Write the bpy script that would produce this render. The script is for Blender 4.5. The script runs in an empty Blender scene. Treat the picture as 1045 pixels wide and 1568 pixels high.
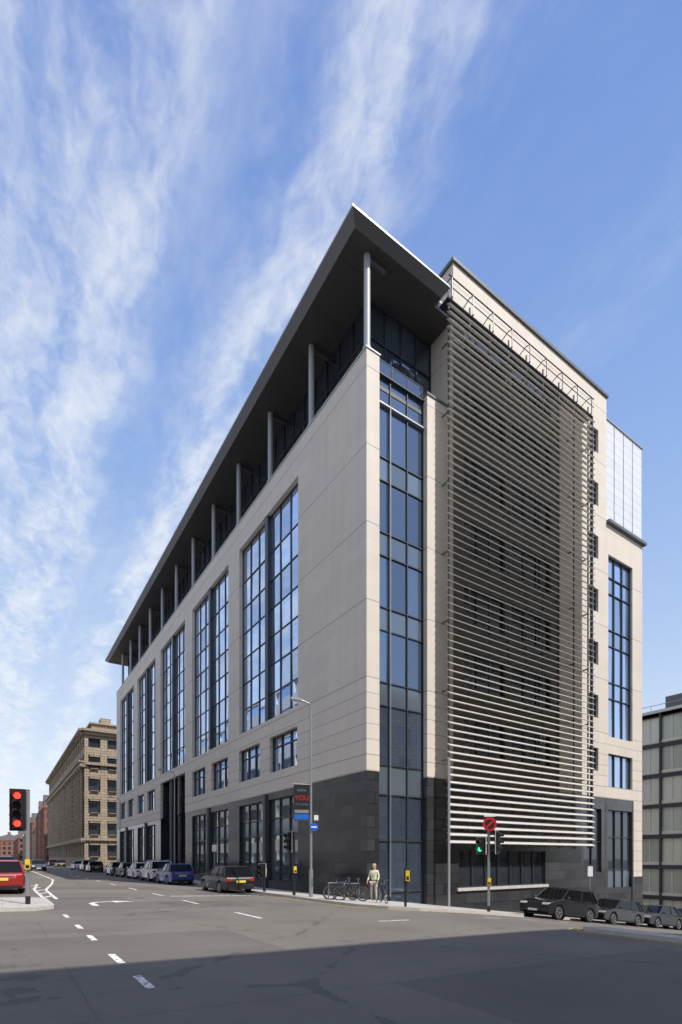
import bpy, bmesh, math, random
from mathutils import Vector, Matrix
random.seed(7)
R=math.radians
scene=bpy.context.scene
# ------------------------------------------------------------------ materials
def nt(name):
    m=bpy.data.materials.new(name); m.use_nodes=True
    n=m.node_tree; return m,n,n.nodes,n.links,n.nodes['Principled BSDF']
def pos(N):
    return N.new('ShaderNodeNewGeometry').outputs['Position']
def mth(N,L,op,a,b=None,c=None):
    n=N.new('ShaderNodeMath'); n.operation=op
    for i,v in enumerate((a,b,c)):
        if v is None: continue
        if isinstance(v,(int,float)): n.inputs[i].default_value=v
        else: L.new(v,n.inputs[i])
    return n.outputs[0]
def mixc(N,L,f,a,b,mode='MIX'):
    n=N.new('ShaderNodeMix'); n.data_type='RGBA'; n.blend_type=mode
    for i,v in ((0,f),(6,a),(7,b)):
        if isinstance(v,(int,float)): n.inputs[i].default_value=v
        elif isinstance(v,tuple): n.inputs[i].default_value=(*v[:3],1)
        else: L.new(v,n.inputs[i])
    return n.outputs[2]
def noise(N,L,scale,detail=6,rough=.6,vec=None,dist=0):
    n=N.new('ShaderNodeTexNoise'); n.inputs['Scale'].default_value=scale
    n.inputs['Detail'].default_value=detail; n.inputs['Roughness'].default_value=rough
    n.inputs['Distortion'].default_value=dist
    L.new(vec if vec is not None else pos(N),n.inputs['Vector']); return n.outputs['Fac']
def mat(name,col,rough=.6,var=.2,scale=3,metal=0,bump=0,spec=.5,coat=0,emit=None):
    m,n,N,L,P=nt(name)
    f=noise(N,L,scale)
    c=mixc(N,L,f,tuple(v*(1-var) for v in col),tuple(min(1,v*(1+var)) for v in col))
    L.new(c,P.inputs['Base Color'])
    P.inputs['Roughness'].default_value=rough; P.inputs['Metallic'].default_value=metal
    P.inputs['Specular IOR Level'].default_value=spec; P.inputs['Coat Weight'].default_value=coat
    if emit:
        P.inputs['Emission Color'].default_value=(*col,1); P.inputs['Emission Strength'].default_value=emit
    if bump:
        b=N.new('ShaderNodeBump'); b.inputs['Strength'].default_value=bump; b.inputs['Distance'].default_value=.02
        L.new(noise(N,L,scale*12),b.inputs['Height']); L.new(b.outputs[0],P.inputs['Normal'])
    return m
def uz(N,L):
    s=N.new('ShaderNodeSeparateXYZ'); L.new(pos(N),s.inputs[0])
    u=mth(N,L,'ADD',s.outputs[0],s.outputs[1])
    return u,s.outputs[2]
def comb(N,L,a,b,c=0):
    n=N.new('ShaderNodeCombineXYZ')
    for i,v in enumerate((a,b,c)):
        if isinstance(v,(int,float)): n.inputs[i].default_value=v
        else: L.new(v,n.inputs[i])
    return n.outputs[0]
# pale stone cladding with joints
def stone_mat():
    m,n,N,L,P=nt('pale_stone_cladding')
    u,z=uz(N,L)
    zz=mth(N,L,'ADD',z,-11.15+39)
    maj=mth(N,L,'LESS_THAN',mth(N,L,'MODULO',zz,3.9),.045)
    mi=mth(N,L,'LESS_THAN',mth(N,L,'MODULO',zz,.78),.035)
    low=mth(N,L,'LESS_THAN',z,11.2)
    mi1=mth(N,L,'MULTIPLY',mi,mth(N,L,'MULTIPLY_ADD',low,.6,.10))
    ver=mth(N,L,'LESS_THAN',mth(N,L,'MODULO',mth(N,L,'ADD',u,100),1.8),.014)
    j=mth(N,L,'MAXIMUM',mth(N,L,'MULTIPLY',maj,.75),mth(N,L,'MAXIMUM',mi1,mth(N,L,'MULTIPLY',ver,.16)))
    b=N.new('ShaderNodeTexBrick'); b.inputs['Scale'].default_value=1
    b.inputs['Brick Width'].default_value=1.8; b.inputs['Row Height'].default_value=.78; b.offset=0
    b.inputs['Mortar Size'].default_value=0
    b.inputs['Color1'].default_value=(.63,.565,.485,1); b.inputs['Color2'].default_value=(.68,.61,.525,1)
    L.new(comb(N,L,u,zz),b.inputs['Vector'])
    f=noise(N,L,.35,8,.65)
    st=noise(N,L,1,5,.6,comb(N,L,mth(N,L,'MULTIPLY',u,2.2),mth(N,L,'MULTIPLY',z,.13)))
    c=mixc(N,L,mth(N,L,'MULTIPLY',f,.35),b.outputs['Color'],(.53,.475,.41))
    c=mixc(N,L,mth(N,L,'MULTIPLY',mth(N,L,'MAXIMUM',mth(N,L,'SUBTRACT',st,.45),0.0),.7),c,(.38,.345,.30))
    c=mixc(N,L,j,c,(.17,.15,.13))
    L.new(c,P.inputs['Base Color']); P.inputs['Roughness'].default_value=.7
    bu=N.new('ShaderNodeBump'); bu.inputs['Strength'].default_value=.15; bu.inputs['Distance'].default_value=.01
    L.new(noise(N,L,25,3),bu.inputs['Height']); L.new(bu.outputs[0],P.inputs['Normal'])
    return m
def brick_mat(name,c1,c2,mort,bw,rh,ms,rough=.5,vert=True,spec=.5,var=.25,mix_col=None):
    m,n,N,L,P=nt(name)
    b=N.new('ShaderNodeTexBrick'); b.inputs['Scale'].default_value=1
    b.inputs['Brick Width'].default_value=bw; b.inputs['Row Height'].default_value=rh
    b.inputs['Mortar Size'].default_value=ms; b.inputs['Mortar'].default_value=(*mort,1)
    b.inputs['Color1'].default_value=(*c1,1); b.inputs['Color2'].default_value=(*c2,1)
    if vert:
        u,z=uz(N,L); L.new(comb(N,L,u,z),b.inputs['Vector'])
    else: L.new(pos(N),b.inputs['Vector'])
    f=noise(N,L,.8,8,.65)
    c=mixc(N,L,mth(N,L,'MULTIPLY',f,var*2),b.outputs['Color'],mix_col or tuple(v*.55 for v in c1))
    L.new(c,P.inputs['Base Color']); P.inputs['Roughness'].default_value=rough
    P.inputs['Specular IOR Level'].default_value=spec
    return m
def glass_mat(name,col,metal,rough=.02,blind=.0,blindcol=(.35,.37,.38),wave=.0):
    m,n,N,L,P=nt(name)
    g=N.new('ShaderNodeNewGeometry')
    r=g.outputs['Random Per Island']
    r2=mth(N,L,'FRACT',mth(N,L,'MULTIPLY',r,17.3))
    c=mixc(N,L,r,tuple(v*.8 for v in col),tuple(v*1.15 for v in col))
    if blind>0:
        k=mth(N,L,'LESS_THAN',r2,blind)
        c=mixc(N,L,mth(N,L,'MULTIPLY',k,.5),c,blindcol)
    L.new(c,P.inputs['Base Color']); P.inputs['Metallic'].default_value=metal
    P.inputs['Roughness'].default_value=rough; P.inputs['IOR'].default_value=1.6
    P.inputs['Specular IOR Level'].default_value=.8
    if wave:
        b=N.new('ShaderNodeBump'); b.inputs['Strength'].default_value=wave; b.inputs['Distance'].default_value=.02
        L.new(noise(N,L,.9,2,.5),b.inputs['Height']); L.new(b.outputs[0],P.inputs['Normal'])
    return m
def asphalt():
    m,n,N,L,P=nt('asphalt')
    f=noise(N,L,.22,8,.62); g=noise(N,L,60,3,.6); h=noise(N,L,1.7,6,.6)
    s=N.new('ShaderNodeSeparateXYZ'); L.new(pos(N),s.inputs[0])
    tr=noise(N,L,1,4,.5,comb(N,L,mth(N,L,'MULTIPLY',s.outputs[0],.12),mth(N,L,'MULTIPLY',s.outputs[1],.9)))
    f=mth(N,L,'MULTIPLY_ADD',mth(N,L,'SUBTRACT',f,.5),2.2,.5)
    c=mixc(N,L,f,(.10,.092,.083),(.27,.24,.21))
    c=mixc(N,L,mth(N,L,'MULTIPLY',h,.4),c,(.105,.098,.092))
    c=mixc(N,L,mth(N,L,'MULTIPLY',tr,.55),c,(.28,.25,.215))
    c=mixc(N,L,mth(N,L,'MULTIPLY',g,.5),c,(.065,.058,.054))
    b=N.new('ShaderNodeTexBrick'); b.inputs['Scale'].default_value=1; b.inputs['Brick Width'].default_value=7.3; b.inputs['Row Height'].default_value=3.1
    b.inputs['Mortar Size'].default_value=.018; b.inputs['Color1'].default_value=(0,0,0,1); b.inputs['Color2'].default_value=(1,1,1,1); b.inputs['Mortar'].default_value=(.1,.1,.1,1)
    L.new(pos(N),b.inputs['Vector'])
    c=mixc(N,L,mth(N,L,'MULTIPLY',mth(N,L,'LESS_THAN',b.outputs['Color'],.22),.3),c,(.06,.056,.053))
    v=N.new('ShaderNodeTexVoronoi'); v.feature='DISTANCE_TO_EDGE'; v.inputs['Scale'].default_value=.13
    L.new(pos(N),v.inputs['Vector'])
    k=mth(N,L,'LESS_THAN',mth(N,L,'ADD',v.outputs['Distance'],mth(N,L,'MULTIPLY',mth(N,L,'SUBTRACT',h,.5),.09)),.002)
    c=mixc(N,L,mth(N,L,'MULTIPLY',k,.35),c,(.03,.03,.03))
    L.new(c,P.inputs['Base Color']); P.inputs['Roughness'].default_value=.8; P.inputs['Specular IOR Level'].default_value=.35
    b=N.new('ShaderNodeBump'); b.inputs['Strength'].default_value=.6; b.inputs['Distance'].default_value=.012
    L.new(g,b.inputs['Height']); L.new(b.outputs[0],P.inputs['Normal'])
    return m
def paint_mark(name,col):
    m,n,N,L,P=nt(name)
    f=noise(N,L,9,8,.7)
    k=mth(N,L,'MULTIPLY',mth(N,L,'GREATER_THAN',f,.53),.7)
    c=mixc(N,L,k,col,(.16,.145,.13)); L.new(c,P.inputs['Base Color']); P.inputs['Roughness'].default_value=.7
    return m
STONE=stone_mat()
SLATE=brick_mat('dark_stone_cladding',(.026,.027,.030),(.060,.061,.066),(.010,.010,.011),1.2,.6,.014,.2,spec=.8)
GL=glass_mat('window_glass',(.54,.66,.86),.88,.015,.06,wave=.06)
GLF=glass_mat('corner_glass',(.17,.225,.31),.75,.02,.10,(.24,.28,.32),wave=.06)
GLS=glass_mat('spandrel_glass',(.22,.27,.32),.6,.12)
GLD=glass_mat('dark_glass',(.075,.09,.11),.65,.03,.12,(.15,.15,.15))
GLR=glass_mat('shopfront_glass',(.24,.28,.29),.7,.03,.25,(.45,.45,.4))
FRAME=mat('window_frame_metal',(.05,.055,.065),.4,.1,metal=.3)
FRAMEL=mat('light_aluminium',(.42,.43,.44),.35,.08,metal=.5)
FASCIA=mat('canopy_fascia',(.14,.143,.15),.4,.08,.4,metal=.2)
SOFFIT=mat('canopy_soffit',(.065,.06,.058),.5,.08,.4)
COL=mat('column_paint',(.36,.37,.39),.4,.05)
LOUV=mat('louvre_aluminium',(.60,.575,.535),.45,.07,.5,metal=.1)
BACK=mat('dark_rainscreen',(.13,.117,.102),.6,.2,.8)
CLAD=brick_mat('white_metal_cladding',(.66,.68,.71),(.70,.72,.74),(.42,.44,.47),4.2,.62,.02,.4,var=.05)
ASPH=asphalt()
PAV=brick_mat('paving_slabs',(.46,.43,.39),(.54,.50,.455),(.24,.22,.2),.9,.6,.012,.8,False,var=.2)
KERB=mat('kerb_granite',(.46,.44,.41),.8,.25,5)
WHITE=paint_mark('road_paint_white',(.8,.79,.76)); YEL=paint_mark('road_paint_yellow',(.62,.45,.08))
BLACKM=mat('black_painted_metal',(.018,.018,.02),.4,.2)
GREYM=mat('galvanised_steel',(.33,.34,.35),.4,.15,4,metal=.5)
RUB=mat('tyre_rubber',(.018,.018,.018),.85,.2)
RIM=mat('alloy_rim',(.45,.46,.48),.3,.1,metal=.8)
CGL=mat('car_glass',(.006,.007,.009),.05,.1,spec=.3)
RED=mat('red_lens_lit',(1,.05,.03),.3,.0,emit=2.5)
GRN=mat('green_lens_lit',(.05,.9,.35),.3,.0,emit=1.6)
TAIL=mat('tail_lamp',(.35,.012,.01),.2,.1)
HEADL=mat('head_lamp',(.6,.62,.65),.1,.1,metal=.3)
LENS=mat('unlit_lens',(.03,.02,.015),.2)
YBOX=mat('yellow_plastic',(.75,.5,.03),.45,.05)
PLW=mat('number_plate_white',(.75,.75,.72),.5,.02); PLY=mat('number_plate_yellow',(.75,.58,.08),.5,.02)
REDP=mat('sign_red',(.50,.02,.025),.4,.05); BLUP=mat('sign_blue',(.02,.12,.5),.4,.05); WHP=mat('sign_white',(.8,.8,.8),.4,.03)
# ------------------------------------------------------------------ mesh builder
class MB:
    def __init__(s): s.v=[];s.f=[];s.m=[];s.mats=[]
    def mi(s,m):
        if m not in s.mats: s.mats.append(m)
        return s.mats.index(m)
    def poly(s,pts,m):
        i=len(s.v); s.v+= [tuple(p) for p in pts]; s.f.append(list(range(i,i+len(pts)))); s.m.append(s.mi(m))
    def hexa(s,p,m):
        i=len(s.v); s.v+=[tuple(q) for q in p]; k=s.mi(m)
        for f in ((0,3,2,1),(4,5,6,7),(0,1,5,4),(1,2,6,5),(2,3,7,6),(3,0,4,7)):
            s.f.append([i+a for a in f]); s.m.append(k)
    def box(s,x0,x1,y0,y1,z0,z1,m):
        s.hexa([(x0,y0,z0),(x1,y0,z0),(x1,y1,z0),(x0,y1,z0),(x0,y0,z1),(x1,y0,z1),(x1,y1,z1),(x0,y1,z1)],m)
    def obox(s,c,ax,ay,az,m):
        c=Vector(c);ax=Vector(ax);ay=Vector(ay);az=Vector(az)
        s.hexa([c-ax-ay-az,c+ax-ay-az,c+ax+ay-az,c-ax+ay-az,c-ax-ay+az,c+ax-ay+az,c+ax+ay+az,c-ax+ay+az],m)
    def cyl(s,p1,p2,r1,m,r2=None,n=14,cap=True):
        p1=Vector(p1);p2=Vector(p2);r2=r1 if r2 is None else r2
        d=(p2-p1).normalized(); a=d.orthogonal().normalized(); b=d.cross(a)
        i=len(s.v);k=s.mi(m)
        for p,r in ((p1,r1),(p2,r2)):
            for j in range(n):
                t=2*math.pi*j/n; s.v.append(tuple(p+a*r*math.cos(t)+b*r*math.sin(t)))
        for j in range(n):
            s.f.append([i+j,i+(j+1)%n,i+n+(j+1)%n,i+n+j]); s.m.append(k)
        if cap:
            s.f.append([i+j for j in range(n)][::-1]); s.m.append(k)
            s.f.append([i+n+j for j in range(n)]); s.m.append(k)
    def tube(s,pts,r,m,n=8):
        for a,b in zip(pts[:-1],pts[1:]): s.cyl(a,b,r,m,n=n)
    def torus(s,c,axis,Rr,r,m,n=28,k=8):
        c=Vector(c);d=Vector(axis).normalized();a=d.orthogonal().normalized();b=d.cross(a)
        i=len(s.v);q=s.mi(m)
        for j in range(n):
            t=2*math.pi*j/n; e=a*math.cos(t)+b*math.sin(t)
            for l in range(k):
                w=2*math.pi*l/k; s.v.append(tuple(c+e*(Rr+r*math.cos(w))+d*r*math.sin(w)))
        for j in range(n):
            for l in range(k):
                s.f.append([i+j*k+l,i+((j+1)%n)*k+l,i+((j+1)%n)*k+(l+1)%k,i+j*k+(l+1)%k]); s.m.append(q)
    def ball(s,c,rx,ry,rz,m,n=14,k=10):
        i=len(s.v);q=s.mi(m)
        for a in range(k+1):
            th=math.pi*a/k
            for b in range(n):
                ph=2*math.pi*b/n
                s.v.append((c[0]+rx*math.sin(th)*math.cos(ph),c[1]+ry*math.sin(th)*math.sin(ph),c[2]+rz*math.cos(th)))
        for a in range(k):
            for b in range(n):
                s.f.append([i+a*n+b,i+(a+1)*n+b,i+(a+1)*n+(b+1)%n,i+a*n+(b+1)%n]); s.m.append(q)
    def build(s,name,parent=None,loc=None,rotz=0,smooth=False,bevel=0,recalc=True):
        me=bpy.data.meshes.new(name); me.from_pydata(s.v,[],s.f)
        for m in s.mats: me.materials.append(m)
        for p,k in zip(me.polygons,s.m): p.material_index=k
        if recalc:
            bm=bmesh.new(); bm.from_mesh(me)
            bmesh.ops.recalc_face_normals(bm,faces=bm.faces); bm.to_mesh(me); bm.free()
        if smooth:
            for p in me.polygons: p.use_smooth=True
            me.set_sharp_from_angle(angle=R(35))
        o=bpy.data.objects.new(name,me); scene.collection.objects.link(o)
        if loc is not None: o.location=loc
        o.rotation_euler[2]=rotz
        if parent: o.parent=parent
        if bevel:
            for p in me.polygons: p.use_smooth=True
            b=o.modifiers.new('bevel','BEVEL'); b.width=bevel; b.segments=3; b.limit_method='ANGLE'; b.angle_limit=R(25); b.harden_normals=True
        return o
def empty(name,loc=(0,0,0),rotz=0):
    e=bpy.data.objects.new(name,None); e.location=loc; e.rotation_euler[2]=rotz; e.empty_display_size=.3
    scene.collection.objects.link(e); return e
# ------------------------------------------------------------------ terrain
def gz(x,y=0):
    xx=max(-70,min(62,x))
    return -0.032*xx-0.085*math.log(1+math.exp(min(40,xx+1.5)))
def frange(a,b,st):
    n=max(1,int(round((b-a)/st))); return [a+(b-a)*i/n for i in range(n+1)]
def sheet(name,xs,ys,m,off):
    b=MB(); k=b.mi(m); nx=len(xs)
    for y in ys:
        for x in xs: b.v.append((x,y,gz(x,y)+off))
    for j in range(len(ys)-1):
        for i in range(nx-1):
            b.f.append([j*nx+i,j*nx+i+1,(j+1)*nx+i+1,(j+1)*nx+i]); b.m.append(k)
    return b.build(name,smooth=False,recalc=False)
GM=mat('ground_surface',(.12,.115,.105),.9,.3,.1)
sheet('ground',[-4000,-1500,-500,-200,-70]+frange(-66,62,2)+[80,200,500,1500,4000],[-4000,-1000,-200,-100,0,100,300,700,1500,4000],GM,0)
sheet('road',frange(-30,70,.5),frange(-40,460,20),ASPH,.006)
def slab(name,poly,h,m):
    bm=bmesh.new()
    f=bm.faces.new([bm.verts.new((p[0],p[1],0)) for p in poly])
    xs=[p[0] for p in poly]
    x=math.floor(min(xs))+.5
    while x<max(xs):
        bmesh.ops.bisect_plane(bm,geom=bm.verts[:]+bm.edges[:]+bm.faces[:],plane_co=(x,0,0),plane_no=(1,0,0)); x+=1 if x<65 else 50
    be=[e for e in bm.edges if e.is_boundary]
    r=bmesh.ops.extrude_edge_only(bm,edges=be)
    nv=[g for g in r['geom'] if isinstance(g,bmesh.types.BMVert)]
    for v in bm.verts: v.co.z=gz(v.co.x)+h
    for v in nv: v.co.z-=h+.1
    me=bpy.data.meshes.new(name); bm.to_mesh(me); bm.free(); me.materials.append(m)
    o=bpy.data.objects.new(name,me); scene.collection.objects.link(o)
    return o
def strip(b,pts,w,off,m,step=1.0,th=0):
    P=[]
    for a,c in zip(pts[:-1],pts[1:]):
        a=Vector(a);c=Vector(c);n=max(1,int((c-a).length/step))
        for i in range(n): P.append(a.lerp(c,i/n))
    P.append(Vector(pts[-1]))
    Ls=[];Rs=[]
    for i,p in enumerate(P):
        d=(P[min(i+1,len(P)-1)]-P[max(i-1,0)]).normalized(); n=Vector((-d.y,d.x))*w/2
        l=p+n;r=p-n
        Ls.append((l.x,l.y,gz(l.x)+off));Rs.append((r.x,r.y,gz(r.x)+off))
    for i in range(len(P)-1):
        b.poly([Rs[i],Rs[i+1],Ls[i+1],Ls[i]],m)
        if th:
            for S in (Ls,Rs):
                b.poly([S[i],S[i+1],(S[i+1][0],S[i+1][1],S[i+1][2]-th),(S[i][0],S[i][1],S[i][2]-th)],m)
ne=[(-3.6,88),(-3.6,-2.5),(-3.45,-4.2),(-2.9,-5.4),(-2.0,-6.1),(-.8,-6.35),(3.8,-6.2),(4.8,-5.6),(5.6,-4.2),(6.3,-3.5),(60,-3.5)]
slab('pavement',ne+[(60,1),(22,1),(.5,1),(.5,88)],.12,PAV)
isl=[(-14.0,-2.4),(-14.0,.9),(-14.3,1.4),(-17.4,1.4),(-17.6,1),(-17.6,-2.6),(-17.2,-3.1),(-14.5,-3.0)]
slab('traffic_island',isl,.12,PAV)
isl2=[(-1.75,-12.7),(-1.2,-12.6),(-.8,-12.9),(-.7,-19),(-1.9,-19),(-1.9,-13)]
slab('traffic_island',isl2,.12,PAV)
far=[(-3.6,93),(-3.6,460),(20,460),(20,93)]
slab('pavement',far,.12,PAV)
west=[(-22,460),(-22,-3),(-23,-5),(-60,-5),(-60,460)]
slab('pavement',west,.12,PAV)
kb=MB()
def ins(pts): strip(kb,pts,.16,.126,KERB,1.0,.13)
ins(ne); ins(isl+[isl[0]]); ins(isl2[:-1]+[isl2[-1],isl2[0]])
ins([(20,93),(-3.6,93),(-3.6,460)])
kb.build('kerb')
rm=MB()
def line(pts,w=.12,m=WHITE): strip(rm,pts,w,.012,m,.8)
for y0,y1 in ((-14.4,-13.6),(-12.6,-11.7),(-10.0,-9.2),(-8.0,-7.2),(-5.4,-4.5)): line([(-13.85,y0),(-13.85,y1)],.11)
for y0 in (-7.2,-1.5,3.5,9,15,21,27,33,39,45): line([(-9.05,y0),(-9.05,y0+2)],.12)
line([(-13.5,2),(-13.4,9),(-12.6,16),(-11.9,24),(-11.8,60)],.13); line([(-13.9,2),(-13.9,9),(-13.4,16)],.13)
for y in (3,5.5,8,10.5,13): line([(-13.9,y),(-13.45,y+1.2)],.16)
line([(-14,2.6),(-19,2.6)],.25); line([(-4.4,3.2),(-8.8,3.2)],.22)
line([(-12.6,-1.6),(-12.6,-.4),(-12.4,.0),(-12.0,.25),(-11.7,.3)],.2)
rm.poly([(-11.75,-.15,gz(-11.7)+.012),(-10.95,.32,gz(-10.9)+.012),(-11.75,.75,gz(-11.7)+.012)],WHITE)
for x in (-1.5,.5,2.5): line([(x,-8.9),(x+.8,-8.9)],.1)
for x in frange(6,50,6): line([(x,-9.6),(x+2.4,-9.6)],.1)
line([(-6.2,-9),(-5.0,-9)],.1)
for o in (0,.22): line([(-3.85-o,3.6),(-3.85-o,-2.5),(-3.7-o,-4.3),(-3.1-o,-5.6),(-2.1-o*.5,-6.35-o),(-.8,-6.6-o),(3.8,-6.45-o)],.07,YEL)
for o in (0,.25): line([(-2.15-o,-19),(-2.15-o,-13),(-1.9-o,-12.5+o*.4),(-1.3,-12.25+o),(-.6+o,-12.6+o*.4),(-.45+o,-19)],.07,YEL)
rm.build('road_markings',recalc=False)
# ------------------------------------------------------------------ main building
office=empty('office_building')
LF=lambda u,z,d:(d,u,z)      # left facade (faces -x), depth inward +x
RF=lambda u,z,d:(u,d,z)      # right facade (faces -y)
def wall(b,F,u0,u1,z0,z1,ops,m,depth,d0=0):
    us=sorted({u0,u1,*[o[0] for o in ops],*[o[1] for o in ops]}); us=[u for u in us if u0<=u<=u1]
    zs=sorted({z0,z1,*[o[2] for o in ops],*[o[3] for o in ops]}); zs=[z for z in zs if z0<=z<=z1]
    for a,c in zip(us[:-1],us[1:]):
        for e,g in zip(zs[:-1],zs[1:]):
            mu=(a+c)/2;mz=(e+g)/2
            if any(o[0]<mu<o[1] and o[2]<mz<o[3] for o in ops): continue
            b.poly([F(a,e,d0),F(c,e,d0),F(c,g,d0),F(a,g,d0)],m)
    for o in ops:
        a,c,e,g=o[:4]; e=max(e,z0); g=min(g,z1)
        if g<=e: continue
        dd=d0+depth
        b.poly([F(a,e,d0),F(a,g,d0),F(a,g,dd),F(a,e,dd)],m); b.poly([F(c,e,d0),F(c,g,d0),F(c,g,dd),F(c,e,dd)],m)
        b.poly([F(a,e,d0),F(c,e,d0),F(c,e,dd),F(a,e,dd)],m)
        b.poly([F(a,g,d0),F(c,g,d0),F(c,g,dd),F(a,g,dd)],m)
def fbox(b,F,u0,u1,z0,z1,d0,d1,m):
    p=[F(u0,z0,d0),F(u1,z0,d0),F(u1,z0,d1),F(u0,z0,d1),F(u0,z1,d0),F(u1,z1,d0),F(u1,z1,d1),F(u0,z1,d1)]
    b.hexa(p,m)
def glazing(bg,bf,F,us,zs,d,mg,fm=None,fw=.06,fd=.1,spand=(),ms=None,tilt=.004):
    fm=fm or FRAME
    for a,c in zip(us[:-1],us[1:]):
        for i,(e,g) in enumerate(zip(zs[:-1],zs[1:])):
            t1=random.uniform(-tilt,tilt);t2=random.uniform(-tilt,tilt)
            w=(c-a)/2;h=(g-e)/2
            mm=ms if i in spand else mg
            bg.poly([F(a,e,d-t1*w-t2*h),F(c,e,d+t1*w-t2*h),F(c,g,d+t1*w+t2*h),F(a,g,d-t1*w+t2*h)],mm)
    for k,u in enumerate(us):
        fbox(bf,F,u-fw/2,u+fw/2,zs[0],zs[-1],d-fd,d+.03,fm)
    for z in zs: fbox(bf,F,us[0],us[-1],z-fw/2,z+fw/2,d-fd+.012,d+.03,fm)
W=MB();G=MB();Fm=MB()
YE=65.5; PT=27.65; BT=6.45
groups=[7.1+11.55*i for i in range(5)]
ops_up=[];ops_lo=[]
for gi,g in enumerate(groups):
    ops_up.append((g,g+9.3,11.45,25.6))
    if gi==2:
        ops_up.append((g,g+9.3,BT,10.5)); ops_lo.append((g,g+9.3,-1,BT)); continue
    ops_up.append((g+.1,g+4.0,7.8,10.2)); ops_up.append((g+5.6,g+9.4,7.8,10.2))
    ops_lo.append((g+.1,g+4.3,.55,6.0)); ops_lo.append((g+5.2,g+9.4,.55,6.0))
wall(W,LF,0,YE,BT,PT,ops_up,STONE,.38)
wall(W,LF,0,YE,-1,BT,ops_lo,SLATE,.3,d0=.035)
W.poly([(0,0,BT),(0,YE,BT),(.035,YE,BT),(.035,0,BT)],STONE)
for gi,g in enumerate(groups):
    zs=[11.5,13.35,15.3,17.25,19.15,21.1,23.05,25.55]
    w=(9.3-.5)/2
    for s in (g+.03,g+w+.47):
        us=[s+w*i/3 for i in range(4)]
        glazing(G,Fm,LF,us,zs,.33,GL,fw=.055,fd=.07,tilt=.009)
    fbox(Fm,LF,g+w+.03,g+w+.47,11.45,25.6,.05,.36,FRAME)
    if gi!=2:
        for a,c in ((g+.12,g+3.98),(g+5.62,g+9.38)):
            glazing(G,Fm,LF,[a+(c-a)*i/3 for i in range(4)],[7.82,9.5,10.18],.33,GL,fw=.07)
        for a,c in ((g+.12,g+4.28),(g+5.22,g+9.38)):
            glazing(G,Fm,LF,[a+(c-a)*i/3 for i in range(4)],[.57,1.1,3.6,4.7,5.98],.3,GLR,spand=(2,),ms=GLS,fw=.08)
    else:
        glazing(G,Fm,LF,[g+9.3*i/6 for i in range(7)],[-1,2.6,3.4,6.9,10.5],2.5,GLD,fw=.08)
        W.box(.3,2.6,g-.1,g,-1,10.5,SLATE); W.box(.3,2.6,g+9.3,g+9.4,-1,10.5,SLATE); W.box(.36,2.6,g,g+9.3,10.5,10.7,SLATE)
        for k in (3.1,6.2): W.cyl((.5,g+k,-1),(.5,g+k,10.5),.28,SLATE,n=18)
for g in groups:
    for k in (4.75,):
        Fm.cyl((-.02,g+k,0),(-.02,g+k,BT-.02),.16,FASCIA,n=12)
wall(W,RF,0,.82,BT,PT,[],STONE,.3)
W.poly([(.82,0,BT),(.82,.45,BT),(.82,.45,PT),(.82,0,PT)],STONE)
wall(W,RF,.035,.82,-3,BT,[],SLATE,.3,d0=.03)
W.poly([(.82,.03,-3),(.82,.45,-3),(.82,.45,BT),(.82,.03,BT)],SLATE)
W.box(0,.35,.35,YE,PT-.001,PT,STONE); W.box(0,.82,0,.35,PT-.001,PT,STONE)
Fm.box(-.05,.4,-.05,YE+.05,PT+.002,PT+.07,FRAMEL); Fm.box(.4,.87,-.05,.4,PT+.002,PT+.07,FRAMEL)
W.poly([(.35,.35,26.6),(.35,YE,26.6),(.35,YE,PT),(.35,.35,PT)],STONE)
W.box(.35,1.5,.35,YE,26.4,26.6,SOFFIT); W.box(1.5,6.08,.35,2.2,26.4,26.61,SOFFIT)
zs=[-1,.25,2.95,5.35,6.9,10.0,11.2,13.9,15.1,17.8,19.0,21.7,22.9,25.6,27.1]
glazing(G,Fm,RF,[.84,1.78,2.95,4.1],zs,.38,GLF,spand=(3,5,7,9,11),ms=GLS,fw=.06,fd=.08,tilt=.006)
fbox(Fm,RF,1.70,1.735,0,25.6,.2,.34,FRAMEL)
fbox(Fm,RF,.83,4.1,25.56,25.64,.2,.4,FRAMEL); fbox(Fm,RF,.83,4.1,27.06,27.12,.2,.4,FRAME)
glazing(G,Fm,RF,[.84,1.92,3.0,4.08],[27.12,27.95],.38,GLF,fw=.03,fd=.03)
wall(W,RF,4.1,6.08,BT,27.3,[],STONE,.3)
W.poly([(4.1,0,BT),(4.1,.45,BT),(4.1,.45,27.3),(4.1,0,27.3)],STONE)
W.poly([(4.1,0,27.3),(6.08,0,27.3),(6.08,2,27.3),(4.1,2,27.3)],STONE)
W.poly([(4.1,.45,26.6),(4.1,2,26.6),(4.1,2,27.3),(4.1,.45,27.3)],STONE)
fbox(Fm,RF,4.06,6.08,27.3,27.42,-.06,.3,FASCIA)
wall(W,RF,4.1,6.08,-4,BT,[],SLATE,.3,d0=.03)
W.poly([(4.1,.03,-4),(4.1,.45,-4),(4.1,.45,BT),(4.1,.03,BT)],SLATE)
XB0,XB1,ZB=6.08,21.8,35.75
XS,ZS=15.9,33.0
ops=[]
fl=[3.4+3.82*k for k in range(8)]
for z in fl: ops.append((19.55,20.75,z+1.1,z+2.75))
opsd=[(7.0,10.6,z+.9,z+3.0) for z in fl]+[(11.2,15.2,z+.9,z+3.0) for z in fl]
wall(W,RF,XS,XB1,BT,ZB,[o for o in ops if o[2]>BT],STONE,.3)
wall(W,RF,XB0,XS,ZS,ZB,[],STONE,.3)
wall(W,RF,XB0,XS,BT,ZS,[o for o in opsd if o[2]>BT],BACK,.3,d0=.04)
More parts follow.
